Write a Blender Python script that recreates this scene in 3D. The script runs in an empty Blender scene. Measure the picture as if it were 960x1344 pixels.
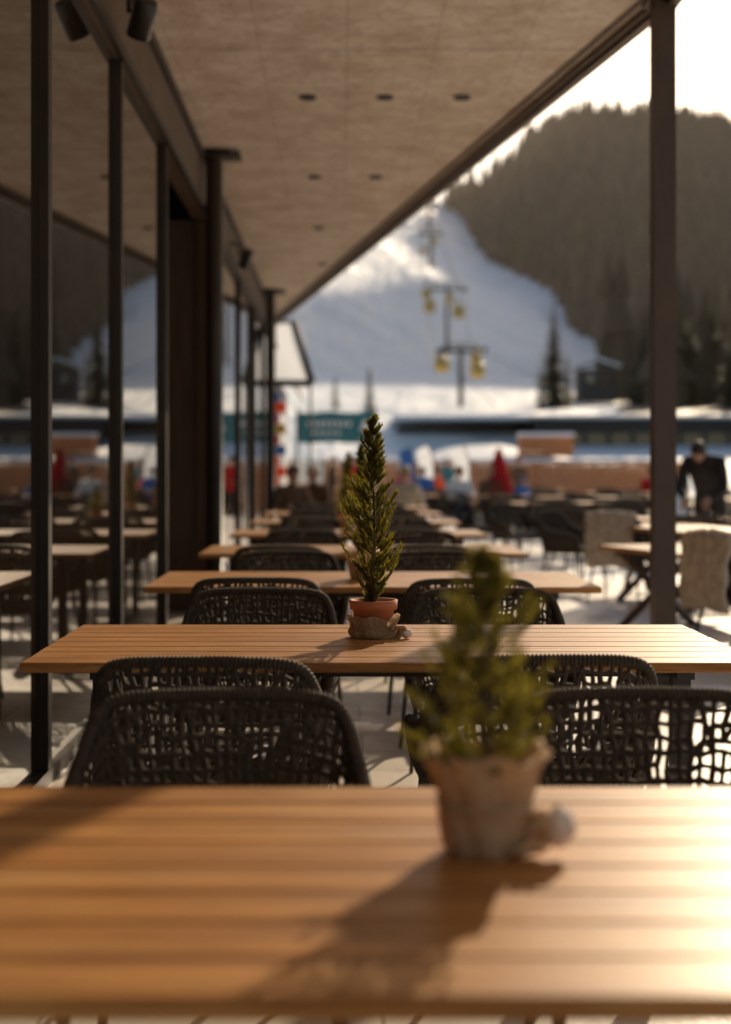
import bpy, math, random
from mathutils import Vector, Matrix, noise as mnoise
R = random.Random(7)
C = bpy.context.scene.collection
CAMZ = 1.29; F = 1850.0; VX = 447.0; VY = 613.0
SUN_AZ = math.radians(21.2); SUN_EL = math.radians(22.5)
rad = math.radians

# ---------------------------------------------------------------- materials
def newmat(name):
    m = bpy.data.materials.new(name); m.use_nodes = True
    nt = m.node_tree
    return m, nt, nt.nodes['Principled BSDF']
def N(nt, t, **kw):
    n = nt.nodes.new(t)
    for k, v in kw.items(): setattr(n, k, v)
    return n
def mth(nt, op, a, b=None, clamp=False):
    n = N(nt, 'ShaderNodeMath', operation=op); n.use_clamp = clamp
    for i, v in enumerate((a, b)):
        if v is None: continue
        if isinstance(v, (int, float)): n.inputs[i].default_value = v
        else: nt.links.new(v, n.inputs[i])
    return n.outputs[0]
def mixc(nt, fac, a, b, mode='MIX'):
    n = N(nt, 'ShaderNodeMix', data_type='RGBA', blend_type=mode)
    for i, v in ((0, fac), (6, a), (7, b)):
        if isinstance(v, (int, float)): n.inputs[i].default_value = v
        elif isinstance(v, tuple): n.inputs[i].default_value = (*v[:3], 1)
        else: nt.links.new(v, n.inputs[i])
    return n.outputs[2]
def noisen(nt, vec, scale, detail=4, rough=.55):
    n = N(nt, 'ShaderNodeTexNoise'); n.inputs['Scale'].default_value = scale
    n.inputs['Detail'].default_value = detail; n.inputs['Roughness'].default_value = rough
    if vec is not None: nt.links.new(vec, n.inputs['Vector'])
    return n.outputs['Fac']
def coords(nt, stretch=(1, 1, 1), kind='Object'):
    tc = N(nt, 'ShaderNodeTexCoord'); mp = N(nt, 'ShaderNodeMapping')
    mp.inputs['Scale'].default_value = stretch
    nt.links.new(tc.outputs[kind], mp.inputs['Vector'])
    return mp.outputs[0]
def ramp(nt, fac, lo, hi):
    n = N(nt, 'ShaderNodeMapRange'); n.inputs[1].default_value = lo; n.inputs[2].default_value = hi
    nt.links.new(fac, n.inputs[0]); return n.outputs[0]
def bumpn(nt, h, strength, dist, bsdf):
    b = N(nt, 'ShaderNodeBump'); b.inputs['Strength'].default_value = strength; b.inputs['Distance'].default_value = dist
    nt.links.new(h, b.inputs['Height']); nt.links.new(b.outputs[0], bsdf.inputs['Normal'])
def pmat(name, c1, c2=None, rough=.6, scale=6, stretch=(1, 1, 1), bump=0., bscale=40, bdist=.004, metal=0, ior=1.45, lo=.35, hi=.65):
    m, nt, b = newmat(name)
    if c2 is None: c2 = tuple(x * .75 for x in c1)
    v = coords(nt, stretch)
    f = ramp(nt, noisen(nt, v, scale), lo, hi)
    nt.links.new(mixc(nt, f, c1, c2), b.inputs['Base Color'])
    b.inputs['Roughness'].default_value = rough; b.inputs['Metallic'].default_value = metal; b.inputs['IOR'].default_value = ior
    if bump > 0: bumpn(nt, noisen(nt, v, bscale, 3), bump, bdist, b)
    return m
def add_translucent(m, col, fac):
    nt = m.node_tree; b = nt.nodes['Principled BSDF']
    tr = N(nt, 'ShaderNodeBsdfTranslucent')
    if isinstance(col, tuple): tr.inputs[0].default_value = (*col, 1)
    else: nt.links.new(col, tr.inputs[0])
    mx = N(nt, 'ShaderNodeMixShader'); mx.inputs[0].default_value = fac
    nt.links.new(b.outputs[0], mx.inputs[1]); nt.links.new(tr.outputs[0], mx.inputs[2])
    nt.links.new(mx.outputs[0], nt.nodes['Material Output'].inputs['Surface']); return m

def wood_table():
    m, nt, b = newmat('teak_slats')
    tc = N(nt, 'ShaderNodeTexCoord'); sp = N(nt, 'ShaderNodeSeparateXYZ'); nt.links.new(tc.outputs['Object'], sp.inputs[0])
    idx = mth(nt, 'FLOOR', mth(nt, 'DIVIDE', mth(nt, 'ADD', sp.outputs[1], .475), .95 / 8))
    oi = N(nt, 'ShaderNodeObjectInfo')
    wn = N(nt, 'ShaderNodeTexWhiteNoise', noise_dimensions='2D')
    cb = N(nt, 'ShaderNodeCombineXYZ'); nt.links.new(idx, cb.inputs[0]); nt.links.new(oi.outputs['Random'], cb.inputs[1])
    nt.links.new(cb.outputs[0], wn.inputs['Vector'])
    cb2 = N(nt, 'ShaderNodeCombineXYZ')
    nt.links.new(mth(nt, 'ADD', mth(nt, 'MULTIPLY', sp.outputs[0], 1.3), mth(nt, 'MULTIPLY', wn.outputs['Value'], 40.)), cb2.inputs[0])
    nt.links.new(mth(nt, 'MULTIPLY', sp.outputs[1], 26.), cb2.inputs[1]); nt.links.new(mth(nt, 'MULTIPLY', sp.outputs[2], 26.), cb2.inputs[2])
    g = noisen(nt, cb2.outputs[0], 1.4, 6, .62)
    g2 = noisen(nt, cb2.outputs[0], 6, 4, .6)
    c = mixc(nt, ramp(nt, g, .38, .62), (.62, .31, .098), (.30, .125, .036))
    c = mixc(nt, mth(nt, 'MULTIPLY', ramp(nt, g2, .50, .72), .6), c, (.17, .07, .022))
    c = mixc(nt, mth(nt, 'MULTIPLY', wn.outputs['Value'], .45), c, (.72, .54, .37), 'MULTIPLY')
    st = noisen(nt, coords(nt, (.6, 2.5, 1)), 4, 4)
    c = mixc(nt, mth(nt, 'MULTIPLY', ramp(nt, st, .5, .68), .35), c, (.60, .37, .17))
    nt.links.new(c, b.inputs['Base Color'])
    nt.links.new(mth(nt, 'ADD', mth(nt, 'MULTIPLY', g, .24), .29), b.inputs['Roughness'])
    b.inputs['IOR'].default_value = 1.30
    bumpn(nt, g2, .35, .002, b)
    return m

def ceiling_mat():
    m, nt, b = newmat('board_marked_concrete')
    tc = N(nt, 'ShaderNodeTexCoord'); sp = N(nt, 'ShaderNodeSeparateXYZ'); nt.links.new(tc.outputs['Object'], sp.inputs[0])
    def seam(o, off, pitch, w):
        f = mth(nt, 'FRACT', mth(nt, 'DIVIDE', mth(nt, 'ADD', o, off), pitch))
        return mth(nt, 'LESS_THAN', mth(nt, 'ABSOLUTE', mth(nt, 'SUBTRACT', f, .5)), w / pitch / 2)
    s1 = seam(sp.outputs[1], 50 * 2.84 - 9.18 + 1.42, 2.84, .03)
    s2 = seam(sp.outputs[0], 20 * 1.14 - .33 + .57, .57, .012)
    n1 = noisen(nt, coords(nt, (.8, .8, 1)), 3.2, 9, .75); n2 = noisen(nt, coords(nt, (1, 1, 1)), .8, 4); n3 = noisen(nt, coords(nt, (.8, 2.6, 1)), 6, 6, .75)
    n4 = noisen(nt, coords(nt), 12, 7, .8)
    c = mixc(nt, ramp(nt, n1, .43, .58), (.97, .86, .71), (.74, .60, .45))
    c = mixc(nt, mth(nt, 'MULTIPLY', ramp(nt, n3, .50, .62), .6), c, (.58, .45, .33))
    c = mixc(nt, mth(nt, 'MULTIPLY', ramp(nt, n4, .52, .62), .6), c, (.50, .39, .29))
    c = mixc(nt, mth(nt, 'MULTIPLY', ramp(nt, n2, .45, .65), .3), c, (.97, .86, .72))
    c = mixc(nt, mth(nt, 'MULTIPLY', mth(nt, 'MAXIMUM', s1, mth(nt, 'MULTIPLY', s2, .5)), .55), c, (.3, .24, .18))
    nt.links.new(c, b.inputs['Base Color']); b.inputs['Roughness'].default_value = .75
    bumpn(nt, n4, .6, .02, b)
    return m

def paving_mat():
    m, nt, b = newmat('terrace_paving')
    tc = N(nt, 'ShaderNodeTexCoord')
    br = N(nt, 'ShaderNodeTexBrick'); br.inputs['Scale'].default_value = 1.0
    br.inputs['Brick Width'].default_value = .8; br.inputs['Row Height'].default_value = .4; br.inputs['Mortar Size'].default_value = .006
    br.inputs['Color1'].default_value = (.78, .70, .60, 1); br.inputs['Color2'].default_value = (.68, .60, .51, 1); br.inputs['Mortar'].default_value = (.25, .21, .17, 1)
    nt.links.new(tc.outputs['Object'], br.inputs['Vector'])
    n1 = noisen(nt, tc.outputs['Object'], .6, 6, .6); n2 = noisen(nt, tc.outputs['Object'], 7, 5)
    sp = N(nt, 'ShaderNodeSeparateXYZ'); nt.links.new(tc.outputs['Object'], sp.inputs[0])
    wx = mth(nt, 'ADD', sp.outputs[0], 4.5)
    outw = mth(nt, 'MULTIPLY', mth(nt, 'SUBTRACT', wx, 1.2), .3, True)
    c = mixc(nt, mth(nt, 'MULTIPLY', ramp(nt, n2, .35, .7), .5), br.outputs['Color'], (.54, .47, .39))
    snow = ramp(nt, mth(nt, 'ADD', n1, mth(nt, 'MULTIPLY', outw, .22)), .54, .60)
    c = mixc(nt, snow, c, (.92, .91, .89))
    nt.links.new(c, b.inputs['Base Color'])
    nt.links.new(mth(nt, 'ADD', .22, mth(nt, 'MULTIPLY', n2, .35)), b.inputs['Roughness'])
    bumpn(nt, n2, .35, .01, b)
    return m

def leaf_mat(name, c1, c2, trans=.45):
    m, nt, b = newmat(name)
    g = N(nt, 'ShaderNodeNewGeometry')
    f = noisen(nt, coords(nt), 30, 2)
    c = mixc(nt, ramp(nt, f, .35, .65), c1, c2)
    c = mixc(nt, g.outputs['Random Per Island'], c, tuple(min(1, x * 1.7) for x in c2))
    nt.links.new(c, b.inputs['Base Color']); b.inputs['Roughness'].default_value = .55
    return add_translucent(m, mixc(nt, 1., c, (1.9, 1.7, .6), 'MULTIPLY'), trans)

def weave_mat(name, c1, c2, pitch):
    m, nt, b = newmat(name)
    v = coords(nt)
    w1 = N(nt, 'ShaderNodeTexWave', bands_direction='Z'); w2 = N(nt, 'ShaderNodeTexWave', bands_direction='DIAGONAL')
    for w in (w1, w2):
        w.inputs['Scale'].default_value = pitch; w.inputs['Distortion'].default_value = 1.2; nt.links.new(v, w.inputs['Vector'])
    h = mth(nt, 'MULTIPLY', w1.outputs['Fac'], w2.outputs['Fac'])
    nz = noisen(nt, v, 25, 4)
    c = mixc(nt, h, c2, c1); c = mixc(nt, mth(nt, 'MULTIPLY', ramp(nt, nz, .4, .7), .4), c, c2)
    nt.links.new(c, b.inputs['Base Color']); b.inputs['Roughness'].default_value = .9
    bumpn(nt, h, .7, .002, b)
    return add_translucent(m, c, .3)

def snow_terrain_mat():
    m, nt, b = newmat('snow_slopes')
    at = N(nt, 'ShaderNodeAttribute', attribute_name='forest')
    v = coords(nt)
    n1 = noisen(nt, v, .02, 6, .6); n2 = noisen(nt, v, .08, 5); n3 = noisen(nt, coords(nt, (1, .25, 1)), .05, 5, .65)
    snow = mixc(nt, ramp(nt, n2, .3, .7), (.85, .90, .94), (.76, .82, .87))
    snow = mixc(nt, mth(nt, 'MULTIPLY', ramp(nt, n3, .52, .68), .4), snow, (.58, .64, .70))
    rock = mixc(nt, n2, (.05, .04, .03), (.09, .07, .055))
    f = ramp(nt, mth(nt, 'ADD', at.outputs['Fac'], mth(nt, 'MULTIPLY', mth(nt, 'SUBTRACT', n1, .5), .5)), .42, .55)
    nt.links.new(mixc(nt, f, snow, rock), b.inputs['Base Color']); b.inputs['Roughness'].default_value = .6
    bumpn(nt, n3, .7, 6.0, b)
    return m
def forest_mat():
    m, nt, b = newmat('forest_needles'); g = N(nt, 'ShaderNodeNewGeometry')
    n = noisen(nt, coords(nt), .02, 4)
    c = mixc(nt, g.outputs['Random Per Island'], (.018, .018, .012), (.125, .088, .048))
    c = mixc(nt, mth(nt, 'MULTIPLY', ramp(nt, n, .4, .65), .6), c, (.03, .028, .018))
    nt.links.new(c, b.inputs['Base Color']); b.inputs['Roughness'].default_value = .9
    return m

M = {}
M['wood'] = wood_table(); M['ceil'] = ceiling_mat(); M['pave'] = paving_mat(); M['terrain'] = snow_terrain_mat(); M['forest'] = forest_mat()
M['steel'] = pmat('brown_steel', (.036, .023, .014), (.022, .015, .010), rough=.5, scale=3)
M['steelp'] = pmat('bronze_post_steel', (.085, .052, .032), (.06, .038, .024), rough=.5, scale=3)
M['steel2'] = pmat('dark_header_panel', (.12, .078, .050), (.09, .058, .037), rough=.55, scale=2)
M['edge'] = pmat('canopy_edge_metal', (.15, .102, .068), (.10, .068, .045), rough=.5)
M['black'] = pmat('black_metal', (.016, .013, .011), (.028, .022, .017), rough=.45)
M['door'] = pmat('dark_oak_panel', (.095, .056, .033), (.055, .033, .02), rough=.55, scale=4, stretch=(8, 8, .6))
M['rope'] = pmat('dark_rope', (.076, .052, .034), (.042, .029, .019), rough=.8, scale=60, bump=.4, bscale=300, bdist=.001)
M['cushion'] = pmat('seat_cushion', (.10, .085, .07), (.07, .06, .05), rough=.95, bump=.3, bscale=200, bdist=.001)
M['terra'] = pmat('terracotta', (.62, .21, .09), (.48, .16, .07), rough=.75, scale=18, bump=.2, bscale=80, bdist=.001)
M['burlap'] = weave_mat('burlap', (.78, .56, .34), (.48, .32, .18), 160)
M['burlap2'] = weave_mat('pale_burlap', (.93, .72, .48), (.74, .53, .32), 160)
M['cotton'] = pmat('cotton_boll', (.9, .84, .76), (.75, .65, .55), rough=.95, scale=60, bump=.5, bscale=120, bdist=.003)
M['soil'] = pmat('soil', (.05, .032, .02), rough=.95, scale=50, bump=.6, bscale=90)
M['thuja'] = leaf_mat('conifer_leaf', (.06, .066, .018), (.115, .105, .026), .5)
M['bark'] = pmat('bark', (.12, .075, .045), (.06, .04, .025), rough=.9, scale=30, bump=.5, bscale=60)
M['fir'] = leaf_mat('fir_needles', (.026, .026, .014), (.045, .04, .02), .12)
M['fence'] = pmat('larch_boards', (.66, .27, .10), (.48, .19, .075), rough=.85, scale=3, stretch=(6, 1, .8))
M['snow'] = pmat('snow', (.91, .91, .92), (.86, .87, .89), rough=.6, scale=4, bump=.3, bscale=6, bdist=.05)
M['white'] = pmat('white_paint', (.8, .8, .79), (.72, .72, .72), rough=.5)
M['yellow'] = pmat('yellow_cabin', (.82, .50, .07), (.68, .4, .05), rough=.4)
M['galv'] = pmat('galvanised_steel', (.10, .085, .07), (.07, .06, .05), rough=.7)
M['teal'] = pmat('teal_banner', (.05, .21, .24), (.035, .16, .19), rough=.6)
M['orange'] = add_translucent(pmat('orange_fabric', (.88, .17, .03), (.75, .13, .02), rough=.7), (.95, .25, .05), .4)
M['blue'] = pmat('blue_fabric', (.05, .2, .55), (.04, .13, .4), rough=.7)
M['pink'] = pmat('pink_fabric', (.7, .12, .2), rough=.7)
M['red'] = add_translucent(pmat('red_canvas', (.5, .025, .03), (.36, .015, .02), rough=.8), (.8, .06, .06), .3)
M['canvas'] = add_translucent(pmat('white_canvas', (.85, .85, .86), (.8, .8, .81), rough=.8), (.82, .87, .94), .5)
M['fleece'] = pmat('sheepskin', (.72, .58, .43), (.52, .40, .29), rough=1, scale=14, bump=1, bscale=70, bdist=.012)
M['roofd'] = pmat('dark_roof', (.045, .042, .042), (.03, .03, .03), rough=.6)
M['facade'] = pmat('dark_facade', (.055, .05, .05), (.04, .036, .035), rough=.7, scale=.6)
M['hutwall'] = pmat('pale_render', (.82, .82, .82), (.7, .71, .73), rough=.8, scale=2)
M['shade_peak'] = pmat('snowy_rock', (.75, .76, .8), (.16, .14, .13), rough=.9, scale=.012, bump=.6, bscale=.03, bdist=10)
M['skin'] = pmat('skin', (.55, .32, .22), (.48, .27, .18), rough=.5)
M['hair'] = pmat('hair', (.04, .025, .015), rough=.6, scale=60)
M['hairb'] = pmat('blond_hair', (.45, .3, .15), rough=.6, scale=60)
M['coat'] = pmat('black_coat', (.02, .016, .015), (.035, .028, .026), rough=.85, scale=12, bump=.4, bscale=15, bdist=.01)
M['brownco'] = pmat('brown_coat', (.17, .10, .055), (.11, .06, .034), rough=.9, scale=10)
M['trous'] = pmat('dark_trousers', (.03, .03, .036), rough=.85)
M['boot'] = pmat('boots', (.03, .022, .016), rough=.6)
def glass_mat():
    m, nt, b = newmat('tinted_glazing')
    b.inputs['Base Color'].default_value = (.018, .012, .008, 1); b.inputs['Roughness'].default_value = .015; b.inputs['IOR'].default_value = 1.95
    bumpn(nt, noisen(nt, coords(nt), .35, 1), .02, .05, b)
    return m
M['glass'] = glass_mat()

# ---------------------------------------------------------------- mesh builder
class MB:
    def __init__(s): s.v = []; s.f = []; s.m = []; s.mats = []; s.sm = []
    def mi(s, mat):
        if mat not in s.mats: s.mats.append(mat)
        return s.mats.index(mat)
    def add(s, vs, fs, mat, smooth=False, mx=None):
        o = len(s.v); i = s.mi(mat)
        if mx is not None: vs = [mx @ Vector(p) for p in vs]
        s.v += [tuple(p) for p in vs]
        for f in fs: s.f.append(tuple(a + o for a in f)); s.m.append(i); s.sm.append(smooth)
    def box(s, c, d, mat, ch=0., mx=None):
        x, y, z = c; a, b, h = d[0] / 2, d[1] / 2, d[2] / 2
        if ch <= 0:
            vs = [(x + i * a, y + j * b, z + k * h) for k in (-1, 1) for j in (-1, 1) for i in (-1, 1)]
            s.add(vs, [(0, 2, 3, 1), (4, 5, 7, 6), (0, 1, 5, 4), (2, 6, 7, 3), (0, 4, 6, 2), (1, 3, 7, 5)], mat, False, mx); return
        lv = [(-h, ch), (-h + ch, 0), (h - ch, 0), (h, ch)]; vs = []
        for zz, i in lv:
            for (sx, sy) in ((-1, -1), (1, -1), (1, 1), (-1, 1)): vs.append((x + sx * (a - i), y + sy * (b - i), z + zz))
        fs = [(3, 2, 1, 0), (12, 13, 14, 15)]
        for l in range(3):
            for k in range(4): fs.append((l * 4 + k, l * 4 + (k + 1) % 4, l * 4 + 4 + (k + 1) % 4, l * 4 + 4 + k))
        s.add(vs, fs, mat, False, mx)
    def tube(s, path, r, mat, sides=8, smooth=True, caps=True, mx=None):
        P = [Vector(p) for p in path]; n = len(P)
        rr = r if isinstance(r, (list, tuple)) else [r] * n
        vs = []; up = None
        for i in range(n):
            t = (P[min(i + 1, n - 1)] - P[max(i - 1, 0)])
            if t.length < 1e-9: t = Vector((0, 0, 1))
            t.normalize()
            if up is None:
                up = Vector((0, 0, 1)) if abs(t.z) < .9 else Vector((1, 0, 0))
            up = (up - t * up.dot(t))
            if up.length < 1e-6: up = Vector((1, 0, 0)) - t * t.x
            up.normalize(); sd = t.cross(up)
            for k in range(sides):
                a = 2 * math.pi * k / sides
                vs.append(P[i] + (up * math.cos(a) + sd * math.sin(a)) * rr[i])
        fs = []
        for i in range(n - 1):
            for k in range(sides):
                k2 = (k + 1) % sides
                fs.append((i * sides + k, i * sides + k2, (i + 1) * sides + k2, (i + 1) * sides + k))
        if caps: fs.append(tuple(range(sides - 1, -1, -1))); fs.append(tuple((n - 1) * sides + k for k in range(sides)))
        s.add(vs, fs, mat, smooth, mx)
    def lathe(s, prof, mat, sides=32, fn=None, mx=None, smooth=True):
        vs = []; n = len(prof)
        for (r, z) in prof:
            for k in range(sides):
                a = 2 * math.pi * k / sides; q = r
                zz = z
                if fn: q, zz = fn(r, z, a)
                vs.append((q * math.cos(a), q * math.sin(a), zz))
        fs = [(i * sides + k, i * sides + (k + 1) % sides, (i + 1) * sides + (k + 1) % sides, (i + 1) * sides + k) for i in range(n - 1) for k in range(sides)]
        s.add(vs, fs, mat, smooth, mx)
    def sphere(s, c, rx, ry, rz, mat, u=16, v=10, fn=None, mx=None):
        vs = []; 
        for j in range(v + 1):
            ph = math.pi * j / v
            for i in range(u):
                th = 2 * math.pi * i / u
                p = Vector((math.sin(ph) * math.cos(th), math.sin(ph) * math.sin(th), math.cos(ph)))
                if fn: p = fn(p)
                vs.append((c[0] + p.x * rx, c[1] + p.y * ry, c[2] + p.z * rz))
        fs = [(j * u + i, (j + 1) * u + i, (j + 1) * u + (i + 1) % u, j * u + (i + 1) % u) for j in range(v) for i in range(u)]
        s.add(vs, fs, mat, True, mx)
    def mesh(s, name):
        me = bpy.data.meshes.new(name); me.from_pydata(s.v, [], s.f); 
        for m in s.mats: me.materials.append(m)
        me.polygons.foreach_set('material_index', s.m); me.polygons.foreach_set('use_smooth', s.sm); me.update()
        return me
    def obj(s, name, loc=(0, 0, 0), rz=0, parent=None):
        return place(s.mesh(name), name, loc, rz, parent)
def place(me, name, loc=(0, 0, 0), rz=0, parent=None, sc=1):
    o = bpy.data.objects.new(name, me); C.objects.link(o); o.location = loc; o.rotation_euler = (0, 0, rz); o.scale = (sc, sc, sc)
    if parent: o.parent = parent
    return o
def empty(name, loc=(0, 0, 0), rz=0):
    return place(None, name, loc, rz)
def catmull(pts, n):
    P = [Vector(p) for p in pts]; P = [P[0] * 2 - P[1]] + P + [P[-1] * 2 - P[-2]]; out = []
    for i in range(1, len(P) - 2):
        for k in range(n):
            t = k / n; a, b, c, d = P[i - 1:i + 3]
            out.append(.5 * ((2 * b) + (c - a) * t + (2 * a - 5 * b + 4 * c - d) * t * t + (3 * b - a - 3 * c + d) * t ** 3))
    out.append(P[-2]); return out
def resample(P, n):
    L = [0]
    for i in range(1, len(P)): L.append(L[-1] + (P[i] - P[i - 1]).length)
    out = []; j = 0
    for k in range(n):
        t = L[-1] * k / (n - 1)
        while j < len(P) - 2 and L[j + 1] < t: j += 1
        u = (t - L[j]) / max(1e-9, L[j + 1] - L[j]); out.append(P[j].lerp(P[j + 1], min(1, u)))
    return out, L[-1]

# ---------------------------------------------------------------- chair
def chair_mesh():
    b = MB(); RP = M['rope']
    half = [(-.265, -.235, .45), (-.288, -.225, .53), (-.302, -.15, .585), (-.306, -.02, .60), (-.302, .10, .615), (-.287, .20, .675), (-.268, .25, .742), (-.243, .275, .787), (-.19, .288, .805), (-.09, .296, .81)]
    rail = catmull(half + [(0, .298, .811)] + [(-x, y, z) for x, y, z in half[::-1]], 10)
    hs = [(-.25, -.23, .42), (-.262, -.05, .415), (-.258, .10, .415), (-.225, .185, .415), (-.12, .215, .415)]
    seat = catmull(hs + [(0, .22, .415)] + [(-x, y, z) for x, y, z in hs[::-1]], 10)
    rs, L = resample(rail, 720)
    b.tube(rs, [.0150 + .0024 * math.sin(i * math.pi / 2 + .5) for i in range(720)], RP, 9)
    b.tube(resample(seat, 120)[0], .011, RP, 7); b.tube([(-.25, -.23, .42), (-.1, -.245, .42), (.1, -.245, .42), (.25, -.23, .42)], .011, RP, 7)
    nu, nv = 80, 13; r = random.Random(3)
    ra = resample(rail, nu)[0]; se = resample(seat, nu)[0]
    nd = {}
    for i in range(nu):
        for j in range(nv + 1):
            du = r.uniform(-.26, .26) if 0 < i < nu - 1 else 0; v = j / nv + (r.uniform(-.26, .26) / nv if 0 < j < nv else 0)
            ii = min(nu - 1.001, max(0, i + du)); k = int(ii); fr = ii - k
            A = ra[k].lerp(ra[k + 1], fr); B = se[k].lerp(se[k + 1], fr)
            p = A.lerp(B, v); bul = math.sin(math.pi * v) * .02
            d = Vector((p.x, p.y, 0)); 
            if d.length > 0: d.normalize()
            nd[i, j] = p + d * bul
    for i in range(nu):
        for j in range(nv + 1):
            w = .0050 + r.random() * .0028
            if j < nv and r.random() < .95: b.tube([nd[i, j], nd[i, j + 1]], w, RP, 5, caps=False)
            if i < nu - 1 and 0 < j < nv and r.random() < .92: b.tube([nd[i, j], nd[i + 1, j]], w, RP, 5, caps=False)
            if i < nu - 1 and j < nv and r.random() < .15:
                b.tube([nd[i, j], nd[i + 1, j + 1]] if r.random() < .5 else [nd[i + 1, j], nd[i, j + 1]], w, RP, 5, caps=False)
    b.box((0, -.01, .412), (.48, .42, .012), RP)
    b.box((0, -.01, .44), (.47, .43, .045), M['cushion'], .014)
    for sx in (-1, 1):
        b.tube([(sx * .235, -.2, .41), (sx * .27, -.265, 0)], [.014, .009], M['black'], 8)
        b.tube([(sx * .215, .17, .41), (sx * .255, .27, 0)], [.014, .009], M['black'], 8)
        b.tube([(sx * .228, -.19, .395), (sx * .213, .17, .395)], .009, M['black'], 6)
    b.tube([(-.228, -.19, .395), (.228, -.19, .395)], .009, M['black'], 6)
    return b.mesh('chair')
CH = chair_mesh()
# ---------------------------------------------------------------- table
TD = .95; TL = 2.06
def table_mesh():
    b = MB(); p = TD / 8
    for i in range(8):
        b.box((0, -TD / 2 + p * (i + .5), .736), (TL - .004 * (i % 2), p - .005, .028), M['wood'], .003)
    for sx in (-1, 1):
        b.box((sx * .82, 0, .708), (.05, TD - .1, .024), M['black'])
        b.box((sx * .38, 0, .710), (.05, TD - .16, .020), M['black'])
        for sy in (-1, 1): b.box((sx * .82, sy * (TD / 2 - .12), .349), (.05, .05, .694), M['black'])
        b.box((sx * .82, 0, .03), (.046, TD - .34, .03), M['black'])
    for sy in (-1, 1): b.box((0, sy * .33, .706), (1.585, .03, .026), M['black'])
    return b.mesh('dining_table')
TB = table_mesh()

# ---------------------------------------------------------------- potted conifers
def pot_mesh(full):
    b = MB(); ts = .9 if full else 1
    b.lathe([(r_ * ts, z_) for r_, z_ in [(.001, 0), (.048, 0), (.052, .004), (.066, .088), (.075, .089), (.077, .118), (.068, .118), (.064, .1), (.001, .1)]], M['terra'], 40)
    b.lathe([(.001, .106), (.067 * ts, .104)], M['soil'], 24)
    top = .135 if full else .068
    def fn(r, z, a):
        t = z / top
        pl = .0035 * math.sin(11 * a + 3 * math.sin(2 * a) + z * 30) + .002 * math.sin(23 * a + z * 80)
        fl = max(0, t - .86) * (.06 if full else .05)
        zz = z + (.005 * math.sin(3 * a + 1) + .004 * math.sin(7 * a)) * max(0, t - .5) * 1.6
        return r + pl * (1 + 2.0 * max(0, t - .8)) + fl, zz
    if full: prof = [(.055, 0), (.062, .01), (.066, .03), (.069, .05), (.070, .066), (.067, .074), (.072, .085), (.079, .1), (.082, .115), (.083, .126), (.086, .136), (.083, .142), (.075, .141), (.066, .118)]
    else: prof = [(.064, 0), (.074, .006), (.077, .016), (.074, .026), (.070, .032), (.073, .042), (.078, .052), (.079, .060), (.078, .066), (.070, .067)]
    mat = M['burlap2'] if full else M['burlap']
    b.lathe(prof, mat, 96, fn)
    zs = .07 if full else .03
    for dz in (0, .005, -.005):
        b.tube([((.0735 + .001 * dz) * math.cos(a / 40 * 2 * math.pi), .0735 * math.sin(a / 40 * 2 * math.pi), zs + dz + .002 * math.sin(a)) for a in range(41)], .0024, mat, 6)
    bx = Vector((.076, -.035, .03 if full else .018))
    for k in range(2):
        ph = k * 2.4; pts = [bx + Vector((.028 * math.cos(t) * (1 if k else .6) - .008, -.012 + .01 * math.sin(2 * t), .02 * math.sin(t + ph))) for t in [i / 20 * 2 * math.pi for i in range(21)]]
        b.tube(pts, [.006 + .002 * math.sin(i) for i in range(21)], mat, 7)
    b.tube([bx, bx + Vector((-.03, -.03, -.012)), bx + Vector((-.055, -.035, -.018))], [.008, .007, .004], mat, 7)
    def lump(p):
        n = mnoise.noise(p * 2.2) * .25; return p * (1 + n)
    b.sphere((bx.x + .028, bx.y - .005, bx.z + (.010 if full else -.002)), .026 if full else .018, .022 if full else .016, .028 if full else .015, M['cotton'], 18, 12, lump)
    if full: b.sphere((bx.x + .0, bx.y - .012, bx.z + .018), .02, .018, .018, M['burlap2'], 14, 10, lump)
    return b.mesh('wrapped_pot')
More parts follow.
